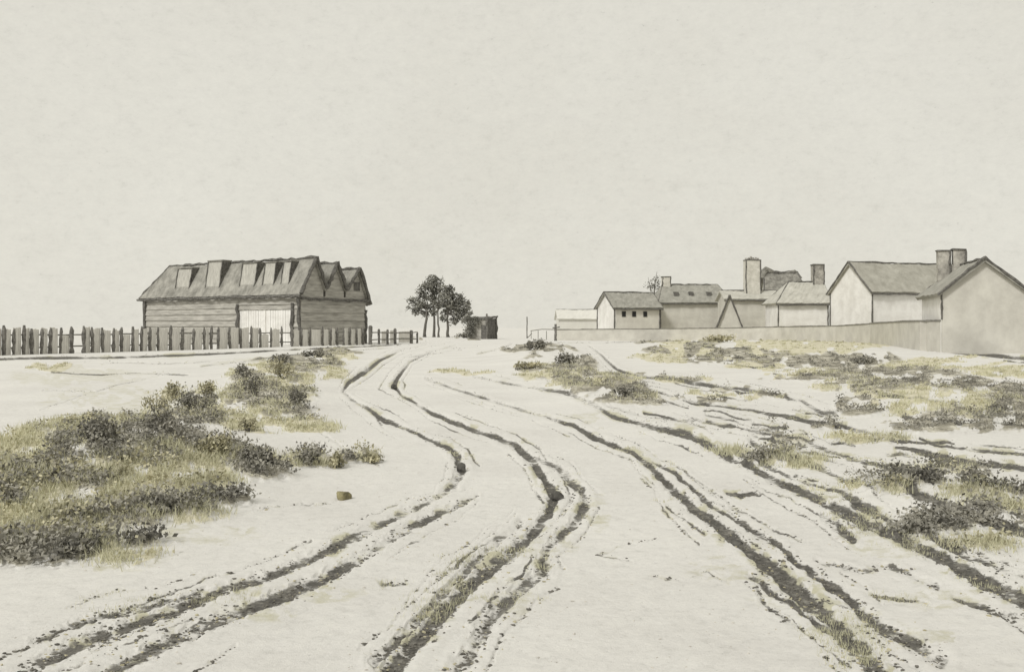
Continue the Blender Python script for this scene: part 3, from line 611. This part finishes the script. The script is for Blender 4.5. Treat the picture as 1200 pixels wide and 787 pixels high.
# low outhouse with the tall chimney
t, h = house('chimney_house', 'low grey plastered house carrying the tallest broad chimney of the village', 851, 132, 1, 6.9, 5, 351, 341, 'plaster', 'thatch_pale', posts=(), edges=False, ridge_w=.16)
c_ = chimney(t, 4.0, 2.2, 1.95, 1.5, h['wt'] - .5, zat(305, 134), 'chimney_pale')
bm = bmesh.new()
for i in range(6): 
    tube(bm, [(3.2 + i * .32, 2.2 + jit(.3), zat(305, 134) + .05), (3.2 + i * .32 + jit(.1), 2.2, zat(305, 134) + .3 + random.random() * .25)], [.2, .12], 7, .3)
obj('broken_top', bm, M['chimney'], c_)
# cottage with right-hand chimney
t, h = house('white_cottage', 'white walled cottage with pale thatch and one square dark chimney at its right end', 912, 120, 3, 6.1, 5, 356, 331, 'lime', 'thatch_pale', hipL=2.5, hipR=0)
chimney(t, 5.75, 2.6, 1.3, 1.0, h['rz'] - .5, zat(310, 122), 'chimney')
# white gabled house
t, h = house('gabled_house', 'tall white house with steep pointed gable facing left and brown thatch', 1022, 100, 20, 12.0, 6.5, 343, 308, 'lime', 'thatch_warm', gable_mat='lime', over=.3, edge_w=.26)
# right hand house: gable to the camera, ridge running back
X, Y = at(1203, 65)
t, h = house('large_gabled_house', 'large plastered house at the right edge with a broad gable and twin chimneys', 1203, 64.8, 76, 8.5, 5.1, 345, 304, 'plaster', 'thatch_grey', over=.35, posts=(), edge_w=.24)
bm = bmesh.new(); beam(bm, (0, 5.14, 2.25), (0, 5.14, h['wt'] - .1), .15, n=9, j=.14); obj('corner_post', bm, M['charcoal'], t)
bm = bmesh.new(); box(bm, .3, 8.2, 5.102, 5.13, 0, h['wt'] - .25); obj('side_wall', bm, M['lime'], t)
for k in (0, 1):
    chimney(t, 7.9, 3.75 - k * 1.05, .7, .8, h['rz'] - 1.2, zat(295 - k, 74), 'chimney', cap=.08)
bm = bmesh.new(); box(bm, 7.6, 8.2, 2.9, 3.5, h['rz'] - 1.2, h['rz'] + .15, .03); obj('chimney_base', bm, M['chimney'], t)

# A-frame hut in front of the long house
X, Y = at(855, 125)
t = thing('a_frame_hut', 'narrow pointed hut shaped like a letter A between the long house and the chimney house', 'hut', (X, Y, 0), -math.atan2(X, Y))
hw, hh = 2.15, zat(348, 125)
bm = bmesh.new()
A = [bm.verts.new(p) for p in ((-hw, 0, 0), (hw, 0, 0), (0, 0, hh))]; B = [bm.verts.new(p) for p in ((-hw, 3, 0), (hw, 3, 0), (0, 3, hh))]
bm.faces.new(A); bm.faces.new(B[::-1])
for i in range(3): bm.faces.new((A[i], A[(i + 1) % 3], B[(i + 1) % 3], B[i]))
obj('body', bm, M['plaster'], t)
for s in (-1, 1):
    bm = bmesh.new(); slab(bm, (s * (hw + .1), -.2, 0), (s * (hw + .1), 3.2, 0), (0.04 * s, 3.2, hh + .1), (.04 * s, -.2, hh + .1), .14, 6, 8, .03); obj('roof_slope', bm, M['thatch_grey'], t)
    bm = bmesh.new(); beam(bm, (s * (hw + .12), -.3, 0), (0, -.3, hh + .25), .22, n=12, j=.15); obj('bargeboard', bm, M['charcoal'], t)

# village boundary wall
def build_wall():
    wp = [(652, 124, 385.5), (700, 123, 385), (800, 119, 384.2), (860, 116, 383.5), (915, 111, 382), (980, 99, 381), (1025, 89, 378), (1065, 74, 375.5), (1085, 68.8, 375), (1104, 66.35, 374.5)]
    t = thing('boundary_wall', 'long low rendered wall in front of the village houses', 'wall', (0, 0, 0))
    pts = []
    for (a, b) in zip(wp[:-1], wp[1:]):
        P, Q = at(a[0], a[1]), at(b[0], b[1]); n = 14
        for i in range(n): 
            u = i / n; pts.append((P[0] + (Q[0] - P[0]) * u, P[1] + (Q[1] - P[1]) * u, zat(a[2], a[1]) * (1 - u) + zat(b[2], b[1]) * u))
    Q = at(wp[-1][0], wp[-1][1]); pts.append((Q[0], Q[1], zat(wp[-1][2], wp[-1][1])))
    for nm, off0, off1, zl, zh, mt in (('wall_body', 0, .4, -.3, 0, 'plaster'), ('coping', -.05, .45, .004, .1, 'timber')):
        bm = bmesh.new(); prev = None
        for i, p in enumerate(pts):
            q = pts[min(i + 1, len(pts) - 1)]; r = pts[max(i - 1, 0)]
            dx, dy = q[0] - r[0], q[1] - r[1]; n = math.hypot(dx, dy); nx, ny = -dy / n, dx / n
            if ny < 0: nx, ny = -nx, -ny
            top = p[2] - .1 if nm == 'wall_body' else p[2]
            z0 = zl if nm == 'wall_body' else p[2] - .095; z1 = top if nm == 'wall_body' else p[2] + jit(.03)
            jj = 0 if nm == 'wall_body' else jit(.02)
            ring = [bm.verts.new((p[0] + nx * o, p[1] + ny * o, z)) for o, z in ((off0 + jj, z0), (off1, z0), (off1, z1), (off0 + jj, z1))]
            if prev:
                for k in range(4): bm.faces.new((prev[k], prev[(k + 1) % 4], ring[(k + 1) % 4], ring[k]))
            else: bm.faces.new(ring)
            prev = ring
        bm.faces.new(prev); obj(nm, bm, M[mt], t)
build_wall()
# posts by the road
def post(x, d, top_y, r, label, rail=None):
    X, Y = at(x, d); t = thing('wooden_post', label, 'post', (X, Y, 0)); h_ = zat(top_y, d)
    bm = bmesh.new(); tube(bm, [(jit(.03), 0, z) for z in np.linspace(-.1, h_, 8)], [r * random.uniform(.8, 1.15) for _ in range(8)], 7, .1); obj('shaft', bm, M['stake'], t)
    return t, h_
t, h_ = post(651, 118, 379.5, .17, 'dark wooden gatepost with short crossbar at the left end of the village wall')
bm = bmesh.new(); beam(bm, (-.35, -.1, h_ - .45), (.5, -.1, h_ - .35), .16, n=4); obj('crossbar', bm, M['stake'], t)
t, h_ = post(617.5, 160, 371, .10, 'thin tall post standing alone where the road meets the horizon')
bm = bmesh.new(); beam(bm, (0, 0, 0), (.8, 0, .8), .14, n=4); obj('brace', bm, M['timber'], t)
X, Y = at(622, 150); X2, Y2 = at(650, 124)
bm = bmesh.new(); tube(bm, [(0, 0, 1.25), ((X2 - X) * .5, (Y2 - Y) * .5, 1.5), (X2 - X, Y2 - Y, 1.5)], .06, 6, .1)
for u in (.02, .35, .7): tube(bm, [((X2 - X) * u, (Y2 - Y) * u, 0), ((X2 - X) * u, (Y2 - Y) * u, 1.3)], .05, 6, .1)
o = obj('rail_fence', bm, M['timber']); o.location = (X, Y, 0); tag(o, 'thin single rail fence joining the gatepost to the far road end', 'fence')

# shed by the trees
X, Y = at(547, 150)
t = thing('small_shed', 'small dark ramshackle shed to the right of the two trees', 'shed', (X, Y, 0), math.radians(-25))
f = 150 / F; ww, dd = 2.9, 2.6; hs = zat(371.5, 150)
Lw = 3.4; Dw = 3.0
bm = bmesh.new()
for k in range(7):
    box(bm, k * Lw / 7 + .01, (k + 1) * Lw / 7 - .01, 0, .1, -.1, hs - .3 + jit(.05))
obj('front_wall', bm, M['barn_wall'], t)
bm = bmesh.new()
for k in range(6): box(bm, Lw - .1, Lw, .1 + k * Dw / 6 + .01, .1 + (k + 1) * Dw / 6 - .01, -.1, hs - .2 + jit(.08))
obj('side_wall', bm, M['charcoal'], t)
bm = bmesh.new(); box(bm, 0, Lw - .1, Dw, Dw + .1, -.1, hs - .2); box(bm, 0, .1, .1, Dw, -.1, hs - .3); obj('rear_wall', bm, M['timber'], t)
bm = bmesh.new(); slab(bm, (-.25, -.25, hs - .32), (Lw + .25, -.25, hs - .25), (Lw + .25, Dw + .3, hs + .12), (-.25, Dw + .3, hs + .05), .22, 10, 6, .06); obj('roof', bm, M['charcoal'], t)
bm = bmesh.new(); box(bm, Lw - .95, Lw - .15, -.05, -.004, 0, 2.1); obj('door', bm, M['charcoal'], t)
for p, q in (((Lw, -.08, 0), (Lw, -.08, hs + .5)), ((Lw + .1, Dw + .05, 0), (Lw + .1, Dw + .05, hs + .1))):
    bm = bmesh.new(); beam(bm, p, q, .28, n=8, j=.3); obj('corner_post', bm, M['stake'], t)

# ------------------------------------------------------------------ foliage
def leaves(name, C0, R, n, size, mat, parent=None, shell=.35, up=.2, flat=1.0, seed=0):
    """leaf faces spread through ellipsoid clumps: C0 list of centres, R list of radii"""
    rs = np.random.RandomState(seed + 5); Vs = []
    C0 = np.asarray(C0, float); R = np.asarray(R, float); vol = R.prod(1); pr = vol ** .72; pr /= pr.sum()
    idx = rs.choice(len(C0), n, p=pr)
    d = rs.normal(size=(n, 3)); d /= np.linalg.norm(d, axis=1)[:, None]
    r = (shell + (1 - shell) * rs.rand(n)) ** .5 * (1 + .24 * rs.normal(size=n))
    P = C0[idx] + d * R[idx] * r[:, None]
    a = rs.normal(size=(n, 3)); a /= np.linalg.norm(a, axis=1)[:, None]
    b = np.cross(a, rs.normal(size=(n, 3))); b /= np.linalg.norm(b, axis=1)[:, None]
    s = (size * (.5 + rs.rand(n)))[:, None]; w = .55
    V = np.stack([P - a * s, P + b * s * w, P + a * s, P - b * s * w], 1).reshape(-1, 3)
    Fq = np.arange(4 * n).reshape(n, 4)
    return np_mesh(name, V, Fq, mat, parent)
def tree(label, d, base_px, stems, clumps, nleaf, seed):
    X, Y = at(base_px, d); m = d / F
    t = thing('tree', label, 'tree', (X, Y, 0), group='trees beside the shed')
    trunk = bmesh.new(); limb = bmesh.new()
    C0 = []; R = []
    for (cx, cy, rx, ry, dy) in clumps:
        C0.append(((cx - base_px) * m, dy, zat(cy, d))); R.append((rx * m, max(rx, ry) * m * .9, ry * m))
    for bx, tx, ty, r in stems:
        p0 = Vector(((bx - base_px) * m, jit(.5), -.2)); p1 = Vector(((tx - base_px) * m, jit(.5), zat(ty, d)))
        n = 6
        tube(trunk, [p0.lerp(p1, i / n) + Vector((jit(.12), jit(.12), 0)) * (i > 0) for i in range(n + 1)], [r * (1.35 if i == 0 else 1 - .45 * i / n) for i in range(n + 1)], 8, .1)
    tops = [Vector(((tx - base_px) * m, 0, zat(ty, d))) for bx, tx, ty, r in stems]
    for c_ in C0:
        c_ = Vector(c_); s = min(tops, key=lambda q: (q - c_).length); s = s + Vector((0, 0, -1.0 * random.random()))
        mid = s.lerp(c_, .5) + Vector((jit(.4), jit(.4), .3))
        tube(limb, [s, mid, c_], [.16, .10, .04], 6, .1)
        for _ in range(4): tube(limb, [mid.lerp(c_, random.random()), c_ + Vector((jit(1.2), jit(1.2), jit(1.0)))], [.06, .02], 5)
    obj('trunk', trunk, M['bark'], t, True); obj('limb', limb, M['bark'], t, True)
    leaves('crown', C0, R, nleaf, .21, M['leaf_dark'], t, seed=seed)
    return t
tree('taller left tree with a ragged side branch reaching left over the fence end', 182, 503, [(497.5, 501, 362, .30), (508.5, 508, 358, .26)],
     [(507, 326, 7, 4, 0), (513, 330, 7, 5, .5), (500, 336, 8, 4, -.6), (492, 341, 5, 4, 0), (510, 340, 8, 5, .4), (505, 349, 6, 5, .3), (487, 350, 5, 3, 0), (480, 352, 4, 4, .5), (494, 355, 5, 5, -.3), (487, 365, 7, 4, .4), (478, 360, 3, 2, 0), (503, 359, 7, 4, .2), (496, 346, 7, 5, .6), (504, 334, 9, 6, -.4), (511, 353, 7, 6, .1), (491, 358, 8, 5, .3), (508, 366, 6, 4, 0), (498, 368, 5, 3, .4)], 2700, 1)
tree('broader right tree with rounded clumps spreading toward the shed', 180, 519, [(514, 513, 362, .20), (525, 524, 362, .26)],
     [(518, 337, 6, 4, 0), (526, 338, 5, 5, .5), (522, 347, 8, 5, -.6), (534, 347, 7, 4, .4), (541, 351, 5, 6, 0), (515, 357, 7, 5, .3), (529, 360, 7, 5, .6), (543, 364, 6, 4, .2), (548, 357, 4, 6, -.4), (536, 369, 6, 5, 0), (521, 366, 6, 4, .3), (531, 354, 5, 4, .8), (526, 344, 9, 7, 0), (537, 358, 9, 7, .3), (524, 355, 9, 6, -.4), (543, 372, 8, 5, 0), (532, 376, 6, 5, .5), (547, 365, 6, 7, .2), (520, 373, 5, 4, -.3)], 3200, 2)

def shrub_mesh(seed, rx, ry, h, n, size):
    rs = np.random.RandomState(seed); C0 = []; R = []
    for i in range(9):
        a = rs.rand() * 6.28; q = rs.rand() ** .5 * .62
        C0.append((math.cos(a) * rx * q, math.sin(a) * ry * q, h * (.3 + .45 * rs.rand() * (1 - q * .5)))); R.append((rx * (.28 + .2 * rs.rand()), ry * (.3 + .2 * rs.rand()), h * (.28 + .22 * rs.rand())))
    return C0, R
def shrub(label, px_, py_, wpx, hpx, mat, seed, group='shrubs on the left bank', n=900, name='low_shrub'):
    X, Y = ground(px_, py_); m = Y / F; z = hz(X, Y)
    t = thing(name, label, 'shrub', (X, Y, z), group=group)
    rx = wpx / 2 * m; h = hpx * m; ry = min(max(rx * .7, .2), 1.4)
    C0, R = shrub_mesh(seed, rx, ry, h, n, 0)
    leaves('foliage', C0, R, n, max(.022, 1.5 * m), M[mat], t, shell=.2, seed=seed)
    bm = bmesh.new()
    for i in range(9):
        c_ = C0[i]; tube(bm, [(c_[0] * .2, c_[1] * .2, -.03), (c_[0] * .6, c_[1] * .6, c_[2] * .5), (c_[0], c_[1], c_[2] + R[i][2] * .6)], [.012, .009, .004], 5)
    obj('stem', bm, M['bark'], t)
    return t
SH = [
 ('small round ochre shrub, left one of the pair topping the bank', 205, 472, 26, 22, 'scrub_olive'),
 ('small ochre shrub, right one of the pair topping the bank', 243, 472, 28, 22, 'scrub_olive'),
 ('dark shrub just below the pair of small ochre shrubs', 228, 492, 60, 28, 'scrub_dark'),
 ('olive shrub left of the pair of small ochre shrubs', 183, 486, 46, 24, 'scrub_olive'),
 ('large dark shrub in the middle of the left bank', 190, 540, 80, 38, 'scrub_dark'),
 ('dark ragged shrub on the left bank nearest the fence side of the big mound', 112, 556, 70, 38, 'scrub_dark'),
 ('dark shrub at the right tip of the left bank beside the sandy track', 300, 562, 56, 24, 'scrub_dark'),
 ('olive shrub right of the large dark shrub', 250, 556, 56, 26, 'scrub_olive'),
 ('round yellowish shrub on bare sand between bank and track', 290, 512, 24, 20, 'scrub_olive'),
 ('dark shrub in front of the fence at the far end of the bank', 300, 474, 42, 26, 'scrub_dark'),
 ('small dark shrub beside the track bend', 348, 484, 28, 20, 'scrub_dark'),
 ('olive shrub between the far dark shrubs', 330, 456, 44, 26, 'scrub_olive'),
 ('small dark tuft standing alone on pale sand, nearest the bank tip', 362, 549, 26, 16, 'scrub_dark'),
 ('low olive tuft standing alone on pale sand, farthest out on the track', 436, 542, 34, 12, 'scrub_olive'),
 ('small olive tuft between the bank tip and the farthest lone tuft', 393, 549, 20, 16, 'scrub_olive'),
 ('dark shrub at the front foot of the left bank', 90, 652, 56, 22, 'scrub_dark'),
 ('dark low shrub along the lower right foot of the left bank', 185, 612, 80, 20, 'scrub_dark'),
]
for i, (lb, a, b, w_, h_, mt) in enumerate(SH): shrub(lb, a, b, w_, h_, mt, 40 + i, n=750 if w_ > 50 else 480)
SR = [('small dark shrub on the upper edge of the far ochre patch below the barn', 372, 420, 40, 9, 'scrub_dark'),
 ('dark shrub at the left end of the far ochre patch below the barn', 288, 452, 30, 16, 'scrub_dark'),
 ('dark shrub on the crest of the far ochre patch below the barn', 328, 434, 34, 13, 'scrub_dark'),
('dark bush at the foot of the small shed by the trees', 552, 396.0, 36, 6, 'scrub_dark'),
 ('dark shrub crowning the mound in the middle of the road', 628, 418, 40, 13, 'scrub_dark'),
 ('dark shrub on the right flank of the middle mound', 668, 432, 44, 14, 'scrub_dark'),
 ('olive shrub low on the left side of the middle mound', 620, 436, 40, 9, 'scrub_olive'),
 ('dark shrub trailing off the right foot of the middle mound', 735, 470, 40, 13, 'scrub_dark'),
 ('ochre shrub on the grass bank before the village wall', 840, 407, 50, 9, 'scrub_olive'),
 ('dark shrub at the right end of the grass bank', 1010, 428, 60, 12, 'scrub_dark')]
for i, (lb, a, b, w_, h_, mt) in enumerate(SR): shrub(lb, a, b, w_, h_, mt, 80 + i, group='shrubs along the road and banks', n=480)
# bush climbing on the shed
X, Y = at(552, 149)
t = thing('bush', 'dark bush leaning on the left corner of the small shed roof', 'bush', (X, Y, 0))
leaves('foliage', [(0, 0, zat(380, 149)), (-.9, 0, zat(376, 149)), (.4, -.2, zat(373, 149)), (-.2, 0, 1.2), (.9, -.3, zat(377, 149))], [(.7, .6, .6), (.5, .5, .5), (.8, .5, .4), (.9, .7, .9), (.6, .4, .5)], 900, .13, M['leaf_dark'], t, seed=3)
bm = bmesh.new(); tube(bm, [(0, 0, 0), (-.1, 0, 1.2), (.1, 0, 2.3)], [.09, .07, .03], 6); tube(bm, [(-.1, 0, .9), (-.8, 0, 2.4)], [.06, .02], 6); obj('stem', bm, M['bark'], t)
X, Y = at(766, 146)
t = thing('bush', 'sparse twiggy treetop showing between the gabled cottage and the long house', 'tree', (X, Y, 0))
leaves('foliage', [(0, 0, zat(331, 146)), (-.8, 0, zat(335, 146)), (.6, 0, zat(327, 146)), (.3, 0, zat(338, 146))], [(.8, .6, .7), (.6, .5, .6), (.5, .5, .5), (.9, .7, .7)], 260, .13, M['leaf_dark'], t, seed=9)
bm = bmesh.new(); tube(bm, [(0, 0, 0), (0, 0, 5), (.2, 0, zat(331, 146)), (.5, 0, zat(318, 146))], [.16, .12, .07, .02], 6); tube(bm, [(0, 0, 5), (-.8, 0, zat(325, 146))], [.08, .02], 6); tube(bm, [(0, 0, 5), (1.0, 0, zat(329, 146))], [.08, .02], 6); obj('stem', bm, M['bark'], t)

# ------------------------------------------------------------------ stuff: grass, scrub and clods scattered over the surveyed zones
ALLX0, ALLX1 = -60, 1260
def sample(mask_lst, n, ymin=394, ymax=800, seed=0, thr=.45):
    rs = np.random.RandomState(seed); out_ = []
    px = rs.uniform(ALLX0, ALLX1, n * 6); py = rs.uniform(ymin, ymax, n * 6)
    v = patches(px, py, mask_lst); nz = fbm(px / 10 + seed, py / 6, 3)
    k = (v * (.5 + nz) > thr); px, py = px[k][:n], py[k][:n]
    Y = EYE * F / (py - HY); return (px - CX) / F * Y, Y
def tufts(name, X, Y, nb, hmin, hmax, wd, mat, seed, spread=.12, pix=.55):
    rs = np.random.RandomState(seed); n = len(X); z = land(X, Y)[0]
    X = np.repeat(X, nb); Yb = np.repeat(Y, nb); z = np.repeat(z, nb); n = len(X)
    m = Yb / F
    sp = np.maximum(spread, m * 1.2)
    X = X + rs.normal(size=n) * sp * .6; Yb = Yb + rs.normal(size=n) * sp * .6
    h = rs.uniform(hmin, hmax, n); a = rs.rand(n) * 6.28; w = np.maximum(wd, pix * m)
    lean = rs.normal(size=(n, 2)) * .45 * h[:, None]
    bx, by = np.cos(a) * w, np.sin(a) * w
    P0 = np.stack([X - bx, Yb - by, z - .02], 1); P1 = np.stack([X + bx, Yb + by, z - .02], 1)
    P2 = np.stack([X + lean[:, 0], Yb + lean[:, 1], z + h], 1)
    V = np.stack([P0, P1, P2], 1).reshape(-1, 3)
    return np_mesh(name, V, np.arange(3 * n).reshape(n, 3), mat)
def scrubs(name, X, Y, nb, hmin, hmax, mat, seed, size=.02, spread=.14, pix=.75):
    rs = np.random.RandomState(seed); z = land(X, Y)[0]
    hh = rs.uniform(hmin, hmax, len(X))
    X = np.repeat(X, nb); Yb = np.repeat(Y, nb); z = np.repeat(z, nb); hh = np.repeat(hh, nb); n = len(X); m = Yb / F
    sp = np.maximum(spread, m * 2); d = rs.normal(size=(n, 3)) * .5
    X = X + d[:, 0] * sp; Yb = Yb + d[:, 1] * sp; Z = z + np.abs(d[:, 2]) * hh
    P = np.stack([X, Yb, Z], 1); a = rs.normal(size=(n, 3)); a /= np.linalg.norm(a, axis=1)[:, None]
    b = np.cross(a, rs.normal(size=(n, 3))); b /= np.linalg.norm(b, axis=1)[:, None]
    s = (np.maximum(size, pix * m) * (.5 + rs.rand(n)))[:, None]
    V = np.stack([P - a * s, P + b * s * .6, P + a * s, P - b * s * .6], 1).reshape(-1, 3)
    return np_mesh(name, V, np.arange(4 * n).reshape(n, 4), mat)
X, Y = sample(OCHRE, 6500, seed=3); o = tufts('dry_grass', X, Y, 12, .03, .12, .003, M['grass'], 3); tag(o, 'short dry yellow grass covering the banks', 'grass', kind='stuff')
X, Y = sample(OCHRE, 2400, seed=8, thr=.92); o = scrubs('olive_ground_cover', X, Y, 20, .04, .13, M['scrub_olive'], 8); tag(o, 'olive ground cover spread over the banks', 'ground cover', kind='stuff')
X, Y = sample(SCRUB, 6500, seed=5, thr=.84); o = scrubs('heather', X, Y, 24, .05, .15, M['scrub_dark'], 5); tag(o, 'dark heathery scrub covering the banks and verges', 'heather', kind='stuff')
ico = bmesh.new(); bmesh.ops.create_icosphere(ico, subdivisions=1, radius=1); ico.verts.ensure_lookup_table()
IV = np.array([v.co[:] for v in ico.verts]); IF = np.array([[v.index for v in f.verts] for f in ico.faces]); ico.free()
def lumps(name, X, Y, smin, smax, mat, seed, pix=.6, zoff=.15):
    rs = np.random.RandomState(seed); n = len(X); z = land(X, Y)[0]
    s = np.maximum(rs.uniform(smin, smax, n) * rs.uniform(.4, 1, n), pix * Y / F)
    sc = s[:, None, None] * rs.uniform(.6, 1.3, (n, 1, 3)) * np.array([1, 1, .55])
    j = 1 + .28 * rs.normal(size=(n, len(IV), 1))
    a = rs.rand(n) * 6.28; c_, s_ = np.cos(a), np.sin(a)
    V = IV[None] * j * sc; Vx = V[..., 0] * c_[:, None] - V[..., 1] * s_[:, None]; Vy = V[..., 0] * s_[:, None] + V[..., 1] * c_[:, None]
    V = np.stack([Vx + X[:, None], Vy + Y[:, None], V[..., 2] + (z + s * zoff)[:, None]], -1).reshape(-1, 3)
    Fq = (IF[None] + (np.arange(n) * len(IV))[:, None, None]).reshape(-1, 3)
    return np_mesh(name, V, Fq, mat)
def along(n, seed, off=.9):
    rs = np.random.RandomState(seed); px = []; py = []; segs = []
    for rt in RUTS:
        for a, b in zip(rt[:-1], rt[1:]):
            segs.append((math.hypot(b[0] - a[0], b[1] - a[1]) * (a[3] + b[3]) * (a[2] + b[2]) ** .7, a, b))
    w = np.array([s[0] for s in segs]); w /= w.sum()
    for i in rs.choice(len(segs), n, p=w):
        _, a, b = segs[i]; t_ = rs.rand(); wd = a[2] + (b[2] - a[2]) * t_
        dx, dy = b[0] - a[0], b[1] - a[1]; L = math.hypot(dx, dy); o_ = rs.normal() * wd * off
        px.append(a[0] + dx * t_ - dy / L * o_ + rs.normal() * .6); py.append(a[1] + dy * t_ + dx / L * o_ * .8)
    px, py = np.array(px), np.array(py); k = (py > 398); px, py = px[k], py[k]
    nz = fbm(px / 9, py / 6, 2) > .42; px, py = px[nz], py[nz]
    Y = EYE * F / (py - HY); return (px - CX) / F * Y, Y
X, Y = along(17000, 21, .62); o = lumps('mud_clods', X, Y, .004, .017, M['clod'], 21); tag(o, 'crumbled dark mud lying in and beside the wheel ruts', 'mud', kind='stuff')
X, Y = along(2200, 22, 1.2); o = lumps('sandy_clods', X, Y, .005, .016, M['clod_ochre'], 22); tag(o, 'ochre clods of turf along the wheel ruts', 'turf clods', kind='stuff')
X, Y = along(9000, 24, 1.2); k = (Y < 70) & (fbm(X / .8 + 5, Y / .9, 2) > .66); o = tufts('verge_grass', X[k], Y[k], 8, .008, .035, .003, M['grass'], 24, spread=.05); tag(o, 'thin dry grass along the wheel ruts', 'grass', kind='stuff')
rs = np.random.RandomState(31); px = rs.uniform(ALLX0, ALLX1, 2600); py = rs.uniform(410, 850, 2600); k = fbm(px / 60, py / 40, 3) > .5
Y = EYE * F / (py[k] - HY); X = (px[k] - CX) / F * Y; o = lumps('gravel', X, Y, .003, .012, M['pebble'], 31, pix=.35); tag(o, 'loose pale gravel strewn over the sandy track', 'gravel', kind='stuff')

def stone(label, px_, py_, wpx, hpx, mat, seed, name='stone'):
    X, Y = ground(px_, py_); m = Y / F; z = hz(X, Y); rs = np.random.RandomState(seed)
    bm = bmesh.new(); bmesh.ops.create_icosphere(bm, subdivisions=3, radius=1)
    cuts = rs.normal(size=(11, 3)); cuts /= np.linalg.norm(cuts, axis=1)[:, None]; lim = rs.uniform(.5, .85, 11)
    for v in bm.verts:
        for c_, l_ in zip(cuts, lim):      # broken faces
            q = v.co.dot(Vector(c_)) - l_
            if q > 0: v.co -= Vector(c_) * q * .95
        k = 1.15 + .22 * (vnoise(np.array(v.co.x * 3 + seed), np.array(v.co.y * 3 + v.co.z * 2.3))[()] - .5)
        v.co = Vector((v.co.x * wpx / 2 * m, v.co.y * wpx / 2 * m * .8, v.co.z * hpx / 2 * m)) * float(k)
    o = obj(name, bm, M[mat]); o.location = (X, Y, z + hpx * .2 * m); o.rotation_euler = (0, 0, seed)
    return tag(o, label, 'stone')
stone('dark pointed stone lying in the rut at the middle of the track', 653, 582, 18, 15, 'stone', 3)
stone('ochre mossy stone alone on the pale sand left of the track', 403, 585, 22, 15, 'stone_ochre', 5)
stone('small dark stone where the two far ruts bend', 462, 456, 9, 9, 'stone', 7)
stone('dark stone in the left rut bend', 541, 550, 10, 16, 'stone', 9)
stone('dark flat stone in the deep right hand rut', 862, 633, 20, 9, 'stone', 12)
